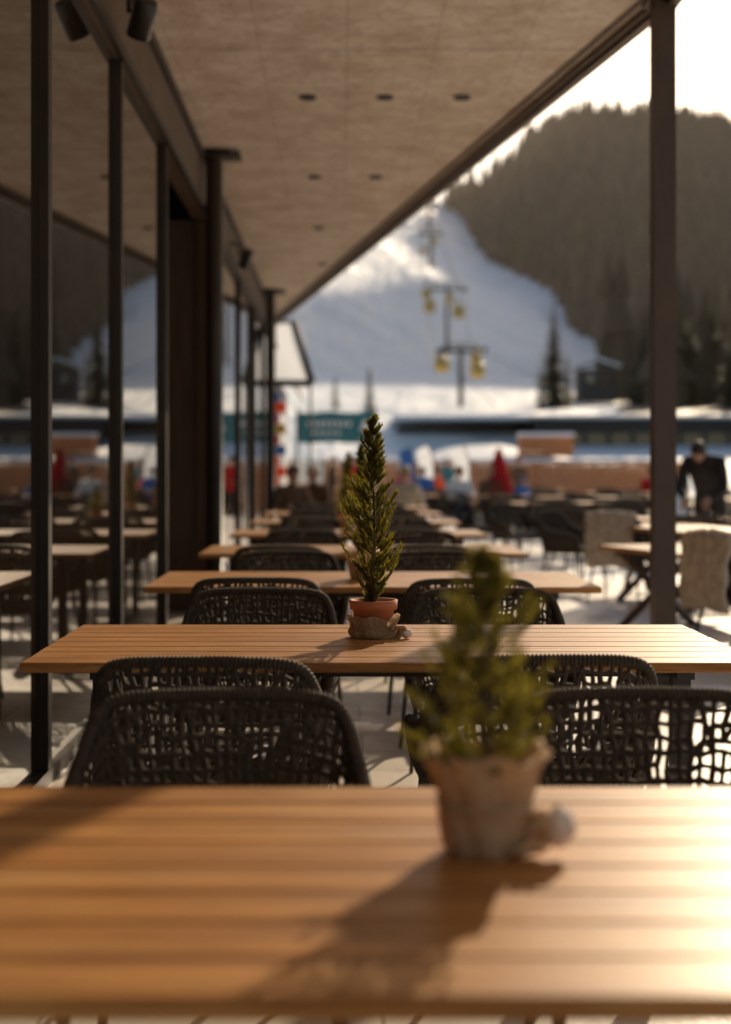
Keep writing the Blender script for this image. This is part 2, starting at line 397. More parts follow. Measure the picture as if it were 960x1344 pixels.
def thuja_mesh(h, wprof, nb, seed, spread=.5, per=3):
    b = MB(); r = random.Random(seed); L = M['thuja']
    b.tube([(0, 0, 0), (.004, .002, h * .4), (-.003, .003, h * .8), (0, 0, h * .97)], [.006, .0045, .0025, .001], M['bark'], 7)
    def leafs(p, d, ln):
        d = d.normalized(); n = 5
        sd = d.cross(Vector((r.uniform(-1, 1), r.uniform(-1, 1), r.uniform(-1, 1)))); sd.normalize()
        vs = []; fs = []
        for k in range(n):
            q = p + d * ln * k / n
            for sg in (-1, 1):
                e = (d * .9 + sd * sg * .6).normalized()
                l = .011 * (1.15 - k / n * .5); ww = sd.cross(d).normalized() * .0012 + d * .001
                o = len(vs); m = q + e * l * .5
                vs += [q, m + ww, q + e * l, m - ww]; fs.append((o, o + 1, o + 2, o + 3))
        o = len(vs); e = p + d * ln * 1.1; w = sd * .0014
        vs += [p, p + d * ln * .5 + w, e, p + d * ln * .5 - w]; fs.append((o, o + 1, o + 2, o + 3))
        b.add(vs, fs, L)
    for i in range(nb):
        t = (i + r.random()) / nb; t = t ** .92; z = t * h; a = r.random() * 6.283
        w = wprof(t) * r.choice((r.uniform(.4, .85), r.uniform(.75, 1.5))); el = r.uniform(.9, 1.9)
        out = Vector((math.cos(a), math.sin(a), 0)); up = Vector((0, 0, 1))
        p0 = Vector((0, 0, z - w * el * .6)); 
        if p0.z < 0: p0.z = r.uniform(0, .02)
        p1 = Vector((0, 0, z)) + out * w; mid = p0.lerp(p1, .5) + out * w * .15 - up * .004
        pts = [p0.lerp(mid, k / 3) for k in range(3)] + [mid.lerp(p1, k / 3) for k in range(4)]
        b.tube([p0, mid, p1], [.0016, .0011, .0006], M['bark'], 3, caps=False)
        for q in pts[2:]:
            for s in range(per):
                dd = (p1 - p0).normalized() * .8 + Vector((r.uniform(-1, 1), r.uniform(-1, 1), r.uniform(-.3, 1))) * spread + up * .4
                leafs(q, dd, r.uniform(.014, .028))
    for s in range(14): leafs(Vector((0, 0, h * (.9 + .1 * s / 14))), Vector((r.uniform(-.3, .3), r.uniform(-.3, .3), 1)), .024)
    return b.mesh('conifer_foliage')
def lerpprof(tab):
    def f(t):
        for (a, va), (c, vc) in zip(tab, tab[1:]):
            if t <= c: return va + (vc - va) * (t - a) / (c - a)
        return tab[-1][1]
    return f
PA = pot_mesh(False); PB = pot_mesh(True)
FA = thuja_mesh(.585, lerpprof([(0, .010), (.10, .028), (.2, .055), (.35, .076), (.52, .072), (.64, .056), (.72, .030), (.80, .020), (.88, .024), (.95, .012), (1, .003)]), 205, 5)
FB = thuja_mesh(.31, lerpprof([(0, .06), (.15, .085), (.35, .075), (.6, .062), (.8, .04), (.9, .025), (1, .008)]), 105, 11, .8, 2)
def potted(x, y, pot, fol, rz=0, sc=1, z=.7502, psc=1):
    e = empty('potted_conifer', (x, y, z), rz); e.scale = (sc,) * 3
    p = place(pot, 'wrapped_pot', (0, 0, 0), 0, e); p.scale = (psc, psc, 1); place(fol, 'foliage', (0, 0, .105), 0, e)

# ---------------------------------------------------------------- dining rows
TX = .145; PITCH = 2.45; T0 = 1.435
for i in range(8):
    y = T0 + PITCH * i + TD / 2
    place(TB, 'dining_table', (TX, y, 0), 0)
    jr = lambda s: R.uniform(-s, s)
    for cx in (-.43, .41):
        dx = jr(.04)
        place(CH, 'rope_chair', (TX + cx + dx + (0.055 if i == 0 and cx < 0 else 0) + (.11 if i == 0 and cx > 0 else 0), T0 + PITCH * i + TD + (.30 if i == 0 else .32) + jr(.02), 0), jr(.06))
        if i > 0: place(CH, 'rope_chair', (TX + cx - .03 + jr(.04), T0 + PITCH * i - .10 + jr(.03), 0), math.pi + jr(.07))
potted(.204, 1.985, PB, FB, rad(8), 1, .7502, .92)
potted(.105, 4.48, PA, FA, 0)
for i in range(2, 8):
    potted(TX - .05 + R.uniform(-.1, .1), T0 + PITCH * i + .5, PA if i % 2 else PB, FA if i % 2 == 0 or i == 3 else FB, R.uniform(0, 6), R.uniform(.8, .95))

# ---------------------------------------------------------------- restaurant building
WX = -1.22; CZ = CAMZ + 2.72
rest = empty('restaurant_building')
def part(b, name, par=None): return b.obj(name, parent=par if par else rest)
mull = [-5.7, -3.8, -1.9, 0.0, 1.92, 3.83, 5.73, 7.63, 9.6]; mull2 = [14.0, 16.7, 19.3, 21.9, 24.4]
b = MB()
GT = CAMZ + 2.2; GX = -1.215
def pane(y0, y1): b.add([(GX, y0, .06), (GX, y1, .06), (GX, y1, GT), (GX, y0, GT)], [(0, 1, 2, 3)], M['glass'])
for a, c in zip(mull, mull[1:]): pane(a + .03, c - .03)
for a, c in zip([12.72] + mull2, mull2 + [26.2]): pane(a + .03, c - .03)
part(b, 'glazing')
b = MB()
for y in mull + mull2: b.box((GX + .005, y, (GT + .06) / 2), (.062, .070, GT - .06), M['steel'], .005)
b.box((WX - .01, (mull[0] + 9.9) / 2, .03), (.1, 9.9 - mull[0], .06), M['steel'])
b.box((WX - .01, 19.5, .03), (.1, 13.4, .06), M['steel'])
part(b, 'mullions')
b = MB()
b.box((WX - .03, 10.0, GT + .26), (.12, 32.5, .52), M['steel2'], 0)
b.box((WX + .045, 10.0, GT + .03), (.03, 32.5, .06), M['steel'], 0)
b.box((WX + .045, 10.0, CZ - .045), (.03, 32.5, .07), M['steel'], 0)
part(b, 'header_beam')
b = MB()
b.box((WX - .5, 9.83, GT / 2), (.96, .12, GT - .02), M['door'])
b.box((WX - .35, 12.6, GT / 2), (.72, .16, GT - .02), M['door'])
b.box((WX - .95, 11.2, GT / 2), (.06, 2.6, GT - .04), M['door'])
for k in range(5): b.box((WX - .905, 10.2 + k * .52, GT / 2), (.03, .05, GT - .3), M['steel'])
b.box((WX + .0, 12.6, GT / 2 - .005), (.1, .22, GT - .03), M['door'])
part(b, 'entrance_door')
b = MB()
b.box((-5.3, 10.0, CZ + .3), (8.2, 32.4, .5), M['facade'])
b.box((-9.3, 10.0, 2.0), (.2, 32.4, 3.9), M['facade']); b.box((-5.3, 26.15, 2.0), (7.8, .12, 3.9), M['facade'])
part(b, 'walls_and_roof')
b = MB()
e0 = (3.26 + .1705 * 6, -6.0); e1 = (3.26 - .1705 * 26.1, 26.1)
pl = [(WX, -6.0), e0, e1, (WX, 26.1)]
vs = [(x, y, CZ) for x, y in pl] + [(x, y, CZ + .3) for x, y in pl]
b.add(vs, [(3, 2, 1, 0), (4, 5, 6, 7), (0, 1, 5, 4), (1, 2, 6, 5), (2, 3, 7, 6), (3, 0, 4, 7)], M['ceil'])
part(b, 'concrete_canopy')
b = MB()
dv = Vector((e1[0] - e0[0], e1[1] - e0[1], 0)); ln = dv.length; dv.normalize(); nr = Vector((dv.y, -dv.x, 0))
mxx = Matrix.Translation(Vector((e0[0], e0[1], 0))) @ Matrix(((dv.x, nr.x, 0, 0), (dv.y, nr.y, 0, 0), (0, 0, 1, 0), (0, 0, 0, 1)))
b.box((ln / 2, .035, CZ + .13), (ln, .06, .38), M['edge'], 0, mxx)
b.box((ln / 2, -.10, CZ - .008), (ln, .03, .014), M['edge'], 0, mxx)
b.box((ln / 2, -.02, CZ - .018), (ln, .04, .034), M['edge'], 0, mxx)
part(b, 'canopy_edge_trim')
b = MB()
for yy in (4.67, 7.51, 10.35, 13.2, 16.03, 18.87):
    for xx in (-.24, .33, .895, 1.46):
        if xx < 3.26 - .1705 * yy - .25:
            mx = Matrix.Translation((xx, yy, CZ - .012))
            b.lathe([(.001, 0), (.045, 0), (.058, -.004), (.062, .012), (.062, .0115)], M['black'], 20, mx=mx)
part(b, 'ceiling_downlights')
def round_col(x, y):
    b = MB()
    b.lathe([(.001, .0), (.13, 0), (.13, .015), (.074, .016), (.074, CZ - .02), (.15, CZ - .019), (.15, CZ - .001)], M['steel'], 28)
    b.box((0.06, 0, CZ - .045), (.34, .26, .03), M['steel'])
    b.obj('steel_column', (x, y, 0))
round_col(-1.085, 12.15); round_col(-1.07, 21.6)
b = MB(); b.box((0, 0, CZ / 2), (.125, .125, CZ - .002), M['steelp'], .008); b.box((0, 0, .012), (.24, .24, .02), M['steelp'])
b.box((0, 0, CZ - .02), (.2, .2, .03), M['steelp'])
b.obj('steel_column', (1.87, 8.17, 0))
def spot(y, z):
    b = MB(); mx = Matrix.Rotation(rad(35), 4, 'X') @ Matrix.Rotation(rad(18), 4, 'Y')
    b.lathe([(.001, .10), (.05, .10), (.058, .09), (.066, -.1), (.06, -.1), (.05, -.06), (.001, -.06)], M['black'], 26, mx=mx)
    b.tube([(-.17, 0, .16), (-.08, 0, .16), (-.07, 0, .03)], .014, M['black'], 8)
    b.box((-.165, 0, .16), (.02, .09, .09), M['black'])
    b.obj('wall_spotlight', (WX + .19, y, z))
spot(7.35, CAMZ + 2.34); spot(15.4, CAMZ + 2.28)

# ---------------------------------------------------------------- ground
b = MB(); b.add([(-5000, -900, -.06), (5000, -900, -.06), (5000, 5000, -.06), (-5000, 5000, -.06)], [(0, 1, 2, 3)], M['snow']); b.obj('snow_ground')
b = MB(); b.box((0, 0, 0), (28, 50, .06), M['pave']); b.obj('terrace_paving', (4.5, 16, -.03))

# ---------------------------------------------------------------- terrain
SKY = [(-3000, 330), (-900, 250), (-200, 180), (400, 170), (500, 232), (560, 270), (590, 272), (610, 256), (640, 232), (700, 188), (770, 154), (850, 160), (960, 170), (1100, 156), (1500, 210), (2500, 300), (4500, 420)]
def interp(tab, x):
    if x <= tab[0][0]: return tab[0][1]
    for (a, va), (c, vc) in zip(tab, tab[1:]):
        if x <= c: return va + (vc - va) * (x - a) / (c - a)
    return tab[-1][1]
def sstep(x): x = min(1, max(0, x)); return x * x * (3 - 2 * x)
def zrel(px, d):
    sk = (VY - interp(SKY, px)) / F; t = (px - VX) / F; tc = max(-.05, min(.17, t))
    D = 97 / (.3 - .4 * tc - .061)
    if d <= D:
        z = interp([(55, -1.36), (62, -1.1), (80, .9), (92, 3.2), (D, .061 * D)], d)
    else:
        zp = min((.3 - .4 * tc) * d - 97, sk * d)
        zf = interp([(D, .061 * D), (1250, 1250 * sk)], d)
        z = zp + (max(zf, zp) - zp) * sstep((px - 590) / 110) * sstep((d - 640) / 420)
        if px < 590: z = max(z, zp)
    if d > 1250: z = 1250 * sk - (d - 1250) * .1
    p = Vector((px * d / F * .01, d * .01, 0))
    z += mnoise.noise(p * 1.3) * min(5, max(0, (d - 110) * .008)) + mnoise.noise(p * 4) * min(2., max(0, (d - 90) * .004))
    return z
BND = [(150, 560), (268, 584), (290, 602), (345, 655), (385, 722), (465, 790), (545, 815), (560, 870)]
def isforest(px, d, z, m=0):
    y = VY - F * z / d
    if px < 380: return px < 330 - (y - 300) * .3 or y < 300
    if y > 552: return False
    return px > interp(BND, y) + 8 * math.sin(y * .07) + m
xs = [-3200 + i * 100 for i in range(34)] + [200 + i * 8 for i in range(120)] + [1160 + i * 90 for i in range(40)]
ds = [55, 58, 62, 67, 73, 80, 86, 92, 100, 112, 128, 145, 165, 190, 210, 230] + [245 + 12 * i for i in range(85)] + [1270, 1400, 1700, 2100, 2600]
vs = []; fo = []
for d in ds:
    for px in xs:
        z = zrel(px, d); vs.append(((px - VX) / F * d, d, z + CAMZ)); fo.append(1. if isforest(px, d, z) else 0.)
nx = len(xs); fs = [(j * nx + i, j * nx + i + 1, (j + 1) * nx + i + 1, (j + 1) * nx + i) for j in range(len(ds) - 1) for i in range(nx - 1)]
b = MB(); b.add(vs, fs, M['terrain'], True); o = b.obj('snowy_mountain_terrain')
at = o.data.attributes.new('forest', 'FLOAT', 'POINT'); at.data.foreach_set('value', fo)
sa, ca = math.sin(SUN_AZ), math.cos(SUN_AZ)
QT = [(-700, 0), (-500, 160), (-320, 400), (-240, 540), (-205, 890), (-188, 935), (0, 950), (200, 930), (450, 880), (900, 500), (1500, 0)]  # added peak outside the view, shaped so its shadow covers the lower slope
AT = [(2090, 0), (2250, .5), (2420, .9), (2500, 1.), (2700, .93), (3200, .6), (4200, 0)]
qs = [-700, -600, -500, -400, -340, -290, -260, -240, -228, -216, -205, -197, -188, -165, -130, -80, -20, 50, 120, 200, 300, 400, 500, 650, 800, 1000, 1250, 1500]
as_ = [2090, 2130, 2170, 2210, 2250, 2300, 2350, 2400, 2450, 2500, 2550, 2620, 2700, 2850, 3000, 3200, 3500, 3800, 4200]
vs = []
for a in as_:
    for q in qs:
        h = interp(QT, q) * interp(AT, a); h += mnoise.noise(Vector((q * .02, a * .02, 3))) * 22 * min(1, h / 300)
        vs.append((q * ca + a * sa, a * ca - q * sa, h))
nq = len(qs); b = MB(); b.add(vs, [(j * nq + i, j * nq + i + 1, (j + 1) * nq + i + 1, (j + 1) * nq + i) for j in range(len(as_) - 1) for i in range(nq - 1)], M['shade_peak'], True); b.obj('unseen_shade_peak')

b = MB(); FR = random.Random(21); vs = []; fs = []; cnt = 0
def ftree(x, y, z, h):
    n = 7; w = h * FR.uniform(.16, .24); a0 = FR.random() * 6; prof = [(0.03, .0), (.05, 1), (.24, .62), (.26, .84), (.46, .44), (.48, .64), (.70, .22), (.72, .38), (1.0, 0)]
    o = len(vs)
    for (zz, ww) in prof:
        for k in range(n):
            a = a0 + 6.283 * k / n; q = w * ww * (FR.uniform(.65, 1.3)); vs.append((x + q * math.cos(a), y + q * math.sin(a), z + h * zz - q * .25))
    for j in range(len(prof) - 1):
        for k in range(n): fs.append((o + j * n + k, o + j * n + (k + 1) % n, o + (j + 1) * n + (k + 1) % n, o + (j + 1) * n + k))
tries = 0
while cnt < 10500 and tries < 300000:
    tries += 1
    u = FR.random(); d = math.sqrt(125 ** 2 + u * (1260 ** 2 - 125 ** 2))
    px = FR.uniform(560, 2200) if FR.random() < .92 else FR.uniform(-2200, 300)
    if px > 1120 and FR.random() < .75: continue
    z = zrel(px, d)
    if not isforest(px, d, z, FR.uniform(-6, 6)): continue
    ftree((px - VX) / F * d, d, z + CAMZ - .5, FR.choice((FR.uniform(9, 16), FR.uniform(15, 25))) * (1 if d > 400 else .75)); cnt += 1
b.add(vs, fs, M['forest']); b.obj('distant_forest')

# ---------------------------------------------------------------- single spruces
def spruce(px, ybase, d, h, seed, name='spruce_tree'):
    r = random.Random(seed); b = MB()
    b.tube([(0, 0, 0), (.05, 0, h * .5), (0, 0, h)], [h * .022, h * .012, .01], M['bark'], 8)
    nb = int(130 + h * 14)
    for i in range(nb):
        t = (i + r.random()) / nb; z = h * (.06 + .93 * t); a = i * 2.4 + r.uniform(-.4, .4)
        L = h * .2 * (1 - t) ** .8 * r.uniform(.65, 1.15) + .1
        o = Vector((math.cos(a), math.sin(a), 0)); s = Vector((-o.y, o.x, 0)); p0 = Vector((0, 0, z))
        for k in range(7):
            q = p0 + o * L * (k + .4) / 7 + Vector((0, 0, -L * .35 * ((k + .5) / 7) + L * .12 * ((k + .5) / 7) ** 3))
            wd = L * .3 * (1 - k / 8)
            for sg in (-1, 1):
                e = q + s * sg * wd + o * wd * .6 - Vector((0, 0, wd * r.uniform(.1, .7)))
                b.add([q, q + o * L * .14 - Vector((0, 0, .05)), e, q - Vector((0, 0, wd * .45))], [(0, 1, 2, 3)], M['fir'])
    X = (px - VX) / F * d; zb = CAMZ + (VY - ybase) / F * d
    b.obj(name, (X, d, zb - .3))
spruce(727, 540, 118, 9.8, 1); spruce(745, 540, 130, 5.5, 2); spruce(485, 538, 108, 3.6, 3); spruce(440, 535, 112, 2.6, 4); spruce(710, 540, 112, 3.5, 5)
for k, (px, hh, d) in enumerate([(905, 11, 128), (935, 14, 135), (965, 12, 122), (985, 15, 140), (880, 8, 132), (1020, 14, 130), (835, 5, 130)]): spruce(px, 552, d, hh, 20 + k)

# ---------------------------------------------------------------- cable lift
def P3(px, py, d): return Vector(((px - VX) / F * d, d, CAMZ + (VY - py) / F * d))
lift = empty('chairlift')
pyl = [(605, 552, 455, 120, 60), (587, 478, 375, 493, 48), (566, 352, 302, 729, 28), (564, 300, 262, 918, 20)]
arms = []
for (px, yb, yt, d, wpx) in pyl:
    b = MB(); base = P3(px, yb, d); top = P3(px, yt, d); k = d / F; hw = wpx / 2 * k; r = max(.2, 2.0 * k)
    base.z -= 4
    b.tube([base, top], [r * 1.4, r], M['galv'], 10)
    zc = top.z - 5 * k
    b.tube([(top.x - hw, d, zc), (top.x + hw, d, zc)], r * .9, M['galv'], 8)
    for sg in (-1, 1):
        b.box((top.x + sg * hw, d, zc), (r * 1.5, r * 12, r * 1.6), M['galv'])
        b.tube([(top.x + sg * hw * .9, d, zc), (top.x + sg * hw * .6, d, zc + 8 * k), (top.x, d, zc + 8 * k)], r * .45, M['galv'], 6)
    arms.append([Vector((top.x + sg * hw, d, zc - r)) for sg in (-1, 1)])
    b.obj('pylon', parent=lift)
b = MB()
for i in range(len(arms) - 1):
    for s in (0, 1):
        A, B = arms[i][s], arms[i + 1][s]; L = (B - A).length
        b.tube([A.lerp(B, t / 24) - Vector((0, 0, L * .02 * 4 * (t / 24) * (1 - t / 24))) for t in range(25)], [.04 + .08 * (i + t / 24) for t in range(25)], M['galv'], 5)
for s in (0, 1):
    A = arms[0][s]; B = Vector((A.x + (3 if s else 1.0), 84, CAMZ + 3.6)); b.tube([A, B], .03, M['galv'], 5)
b.obj('cables', parent=lift)
def cabin(px, py, d, wpx):
    b = MB(); k = d / F; w = wpx * k; c = P3(px, py, d)
    b.sphere((0, 0, 0), w / 2, w / 2.2, w * .55, M['yellow'], 16, 10, lambda p: Vector((max(-.8, min(.8, p.x)), max(-.8, min(.8, p.y)), max(-.85, min(.85, p.z)))) * 1.15)
    b.box((0, -w * .46, w * .08), (w * .5, .02 * w, w * .3), M['glass']); b.box((0, w * .46, w * .08), (w * .5, .02 * w, w * .3), M['glass'])
    b.tube([(0, 0, w * .5), (0, 0, w * .95)], w * .05, M['galv'], 6)
    b.box((0, 0, w * .97), (w * .3, w * .5, w * .1), M['galv'])
    b.obj('lift_cabin', tuple(c), parent=lift)
for a in [(580, 478, 118, 20), (627, 486, 117, 20), (625, 470, 140, 14), (564, 402, 395, 16), (602, 409, 395, 17), (560, 385, 430, 13), (590, 392, 420, 12), (556, 330, 520, 9), (572, 318, 520, 8)]: cabin(*a)

# ---------------------------------------------------------------- valley buildings
def long_building():
    b = MB(); y = 82; x0 = (525 - VX) / F * y; x1 = 42; zb = 0; zt = CAMZ + 2.55
    xm = (705 - VX) / F * y
    b.box(((xm + x1) / 2, y + 4, (zt + zb) / 2), (x1 - xm, 8, zt - zb), M['facade'])
    b.box(((x0 + xm) / 2, y + 6, zt - .45), (xm - x0, 4, .7), M['roofd'])
    nwin = 22; st = (x1 - xm) / nwin
    for i in range(nwin):
        cx = xm + st * (i + .5)
        b.box((cx, y - .02, zt - 1.15), (st * .8, .06, 1.1), M['glass']); b.box((cx + st / 2, y - .04, zt - 1.15), (.12, .1, 1.6), M['roofd'])
    b.box(((xm + x1) / 2, y + 3.8, zt + .12), (x1 - xm + .8, 9, .22), M['roofd'])
    b.box(((x0 + x1) / 2, y + 4.2, zt + .36), (x1 - x0 + .6, 8.6, .22), M['snow'], .08)
    b.obj('valley_station')
long_building()
def hut(px, yb, d, w, h, name='alpine_hut'):
    b = MB(); c = P3(px, yb, d)
    b.box((0, 0, h / 2 - .6), (w, w * .8, h + 1.2), M['facade'])
    b.box((-w * .2, -w * .4 - .03, h * .55), (w * .2, .06, h * .4), M['glass']); b.box((w * .22, -w * .4 - .03, h * .45), (w * .2, .06, h * .7), M['door'])
    for s in (-1, 1):
        mx = Matrix.Translation((s * w * .3, 0, h * 1.22)) @ Matrix.Rotation(s * rad(18), 4, 'Y')
        b.box((0, 0, 0), (w * .72, w * 1.05, .12), M['roofd'], 0, mx); b.box((0, 0, .22), (w * .7, w * 1.02, .3), M['snow'], .08, mx)
    b.obj(name, tuple(c))
hut(781, 512, 135, 3.4, 1.9)
def crate(px, yb, d, w, h):
    b = MB(); c = P3(px, yb, d)
    for k in range(4): b.box((0, 0, h * (k + .5) / 4), (w, w * .6, h / 4 - .02), M['fence'])
    for sx in (-1, 1): b.box((sx * w * .46, -w * .31, h / 2), (.06, .04, h), M['fence'])
    b.box((0, 0, h + .07), (w * 1.04, w * .64, .14), M['snow'], .04)
    b.obj('wooden_chest', tuple(c))
crate(716, 600, 52, 1.9, .75); crate(640, 604, 60, 1.2, .4)
b = MB(); gx = 60; gy = 8; vs = []
for j in range(gy + 1):
    for i in range(gx + 1):
        x = 1.5 + 9 * i / gx; y = 46 + 12 * j / gy; hh = 1.1 + 1.1 * (j / gy) ** .8 * max(0, math.sin(math.pi * min(1, max(0, (x - 1.5) / 9)))) + .12 * mnoise.noise(Vector((x, y, 0)))
        if j == 0: hh = .2
        vs.append((x, y, hh))
b.add(vs, [(j * (gx + 1) + i, j * (gx + 1) + i + 1, (j + 1) * (gx + 1) + i + 1, (j + 1) * (gx + 1) + i) for j in range(gy) for i in range(gx)], M['snow'], True); b.obj('snow_bank')
b = MB(); x = -2.5
while x < 9.6:
    w = .14; b.box((x, 40, .69 + R.uniform(-.01, .01)), (w - .01, .03, 1.36), M['fence']); x += w
for k in range(7): b.box((-2.4 + k * 2, 40.07, .7), (.1, .1, 1.4), M['fence'])
b.box((3.5, 40.02, 1.405), (12.3, .14, .05), M['fence']); b.box((3.5, 40.02, 1.47), (12.2, .2, .08), M['snow'], .03)
b.obj('larch_fence')
b = MB()
b.box((-4.2, 34, 1.6), (5.6, 6, 3.2), M['hutwall'])
b.add([(-7, 31, 3.2), (-1.4, 31, 3.2), (-1.4, 31, 3.3), (-4.2, 31, 6.6), (-7, 31, 3.3)], [(0, 1, 2, 3, 4)], M['hutwall'])
pr = [(-1.0, 3.0), (-1.6, 4.4), (-3.2, 6.2), (-5.6, 6.0), (-7.9, 3.1)]
for (xa, za), (xb, zb) in zip(pr, pr[1:]):
    for zo, th, m in ((0, .13, M['roofd']), (.14, .22, M['snow'])):
        vs = [(xa, 30.2, za + zo), (xb, 30.2, zb + zo), (xb, 30.2, zb + zo + th), (xa, 30.2, za + zo + th)]; vs += [(x_, 37.5, z_) for x_, _, z_ in vs]
        b.add(vs, [(0, 1, 2, 3), (7, 6, 5, 4), (0, 4, 5, 1), (1, 5, 6, 2), (2, 6, 7, 3), (3, 7, 4, 0)], m)
b.obj('neighbouring_hut')
b = MB(); yA = 27.4; q4 = [P3(352, 424, yA), P3(386, 422, yA), P3(410, 503, yA), P3(352, 503, yA)]
nn = 10; vs = []
for j in range(nn + 1):
    for i in range(nn + 1):
        u, v = i / nn, j / nn; p = q4[0].lerp(q4[1], u).lerp(q4[3].lerp(q4[2], u), v); p.y += .06 * math.sin(u * 5) * math.sin(v * 3.1) ; vs.append(p)
b.add(vs, [(j * (nn + 1) + i, j * (nn + 1) + i + 1, (j + 1) * (nn + 1) + i + 1, (j + 1) * (nn + 1) + i) for j in range(nn) for i in range(nn)], M['canvas'], True)
b.tube([q4[0], q4[1]], .03, M['roofd'], 8); b.tube([q4[1], q4[2]], .07, M['roofd'], 8); b.tube([q4[2], q4[3]], .07, M['roofd'], 8)
for q in (q4[2], q4[3]): b.tube([(q.x - .03, yA, 0), (q.x - .03, yA, q.z)], .025, M['roofd'], 8)
b.obj('canvas_awning')
# ---------------------------------------------------------------- banners etc
def banner(x0px, x1px, y0, y1, d, mat, name):
    b = MB(); A = P3(x0px, y0, d); B = P3(x1px, y1, d); w = B.x - A.x; h = A.z - B.z
    nn = 14; vs = []
    for j in (0, 1):
        for i in range(nn + 1):
            vs.append((A.x + w * i / nn, d + .03 * math.sin(i * 1.1), A.z - h * j - .02 * math.sin(i * .8)))
    b.add(vs, [(i, i + 1, nn + 2 + i, nn + 1 + i) for i in range(nn)], mat, True)
    for s in (A.x - .03, B.x + .03): b.tube([(s, d, 0), (s, d, A.z + .1)], .03, M['galv'], 8)
    if name == 'teal_banner':
        for k in range(8): b.box((A.x + w * (.14 + .075 * k), d - .05, A.z - h * .38), (w * .045, .01, h * .16), M['white'])
        for k in range(5): b.box((A.x + w * (.2 + .08 * k), d - .05, A.z - h * .68), (w * .05, .01, h * .1), M['white'])
        b.add([(A.x + w * .8, d - .05, A.z - h * .6), (A.x + w * .95, d - .05, A.z - h * .6), (A.x + w * .87, d - .05, A.z - h * .2)], [(0, 1, 2)], M['white'])
    b.obj(name)
banner(392, 492, 541, 581, 36, M['teal'], 'teal_banner')
banner(386, 425, 604, 634, 38.5, M['white'], 'white_banner')
b = MB(); cols = [M['blue'], M['orange'], M['pink'], M['yellow'], M['red'], M['blue'], M['orange'], M['orange'], M['orange']]
A = P3(345, 514, 26.8); B = P3(374, 640, 26.8)
for k, m_ in enumerate(cols):
    h = (A.z - B.z) / len(cols); b.box(((A.x + B.x) / 2 + (.05 if k % 2 else -.03), 26.8, A.z - h * (k + .5)), ((B.x - A.x) * (.85 if k % 2 else .7), .12, h - .01), m_, .01)
b.box(((A.x + B.x) / 2, 26.9, A.z / 2), (.1, .08, A.z), M['galv']); b.box(((A.x + B.x) / 2, 26.9, .03), (.6, .5, .06), M['galv'])
b.obj('colourful_totem_sign')
def feather(px, d, lean, mat='white'):
    b = MB(); X = (px - VX) / F * d; pts = catmull([(0, 0, 0), (0, 0, 1.0), (-.08 * lean, 0, 1.55), (-.3 * lean, 0, 1.8)], 6)
    b.tube(pts, .015, M['galv'], 6)
    vs = []; n = len(pts)
    for i in range(6, n):
        p = pts[i]; w = .34 * min(1, (n - i) / 5 + .25); vs += [p, p + Vector((-w, .02 * math.sin(i), -.06))]
    b.add(vs, [(2 * i, 2 * i + 1, 2 * i + 3, 2 * i + 2) for i in range(len(vs) // 2 - 1)], M[mat], True); b.box((0, 0, .02), (.4, .4, .04), M['galv'])
    b.obj('feather_flag', (X, d, 0))
feather(570, 33, .5, 'canvas'); feather(617, 33, .6, 'canvas'); feather(545, 36, .5, 'blue')
def umbrella(px, d, top):
    b = MB(); X = (px - VX) / F * d
    def fn(r, z, a): return r * (1 + .22 * math.sin(8 * a)), z
    b.tube([(0, 0, 0), (0, 0, top)], .022, M['galv'], 8)
    b.lathe([(.02, top - .02), (.05, top - .06), (.12, top - .3), (.19, top - .62), (.25, top - .9), (.22, top - .94), (.05, top - .84)], M['red'], 32, fn)
    b.lathe([(.001, .06), (.25, .06), (.27, 0)], M['galv'], 24); b.obj('closed_parasol', (X, d, 0))
umbrella(655, 28, 1.68); umbrella(1010, 33, 1.9)
b = MB(); b.box((0, 0, .75), (.42, .03, .9), M['white'], 0, Matrix.Rotation(rad(-10), 4, 'X')); 
for sx in (-.19, .19): b.tube([(sx, -.1, 0), (sx, .06, 1.2)], .015, M['door'], 6); b.tube([(sx, .3, 0), (sx, .06, 1.2)], .015, M['door'], 6)
b.obj('menu_board', ((888 - VX) / F * 19, 19, 0), .2)

# ---------------------------------------------------------------- right-hand terrace
def xtable(name, L, W, H, loc, rz):
    b = MB(); n = 6
    for i in range(n): b.box((0, -W / 2 + W * (i + .5) / n, H - .02), (L, W / n - .008, .038), M['wood'], .004)
    for sx in (-1, 1):
        for sg in (-1, 1):
            a = Vector((sx * (L / 2 - .25), -sg * W * .45, 0)); c = Vector((sx * (L / 2 - .25) + .001, sg * W * .42, H - .04)); off = .022 * sg
            b.tube([a + Vector((off, 0, 0)), c + Vector((off, 0, 0))], .035, M['door'], 4, False)
        b.box((sx * (L / 2 - .25), 0, H - .06), (.09, W * .9, .04), M['door'])
    b.box((0, 0, H * .45), (L - .5, .04, .06), M['door']); b.obj(name, loc, rz)
xtable('wooden_trestle_table', 2.0, .8, .66, (2.78, 10.6, 0), rad(-72)); xtable('wooden_trestle_table', 2.0, .8, .74, (3.15, 12.9, 0), rad(-80))
xtable('wooden_trestle_table', 2.0, .8, .75, (3.9, 15.0, 0), rad(4)); xtable('wooden_trestle_table', 2.0, .8, .75, (5.0, 12.0, 0), rad(50))
xtable('wooden_bench', 1.8, .34, .45, (3.6, 10.3, 0), rad(-75))
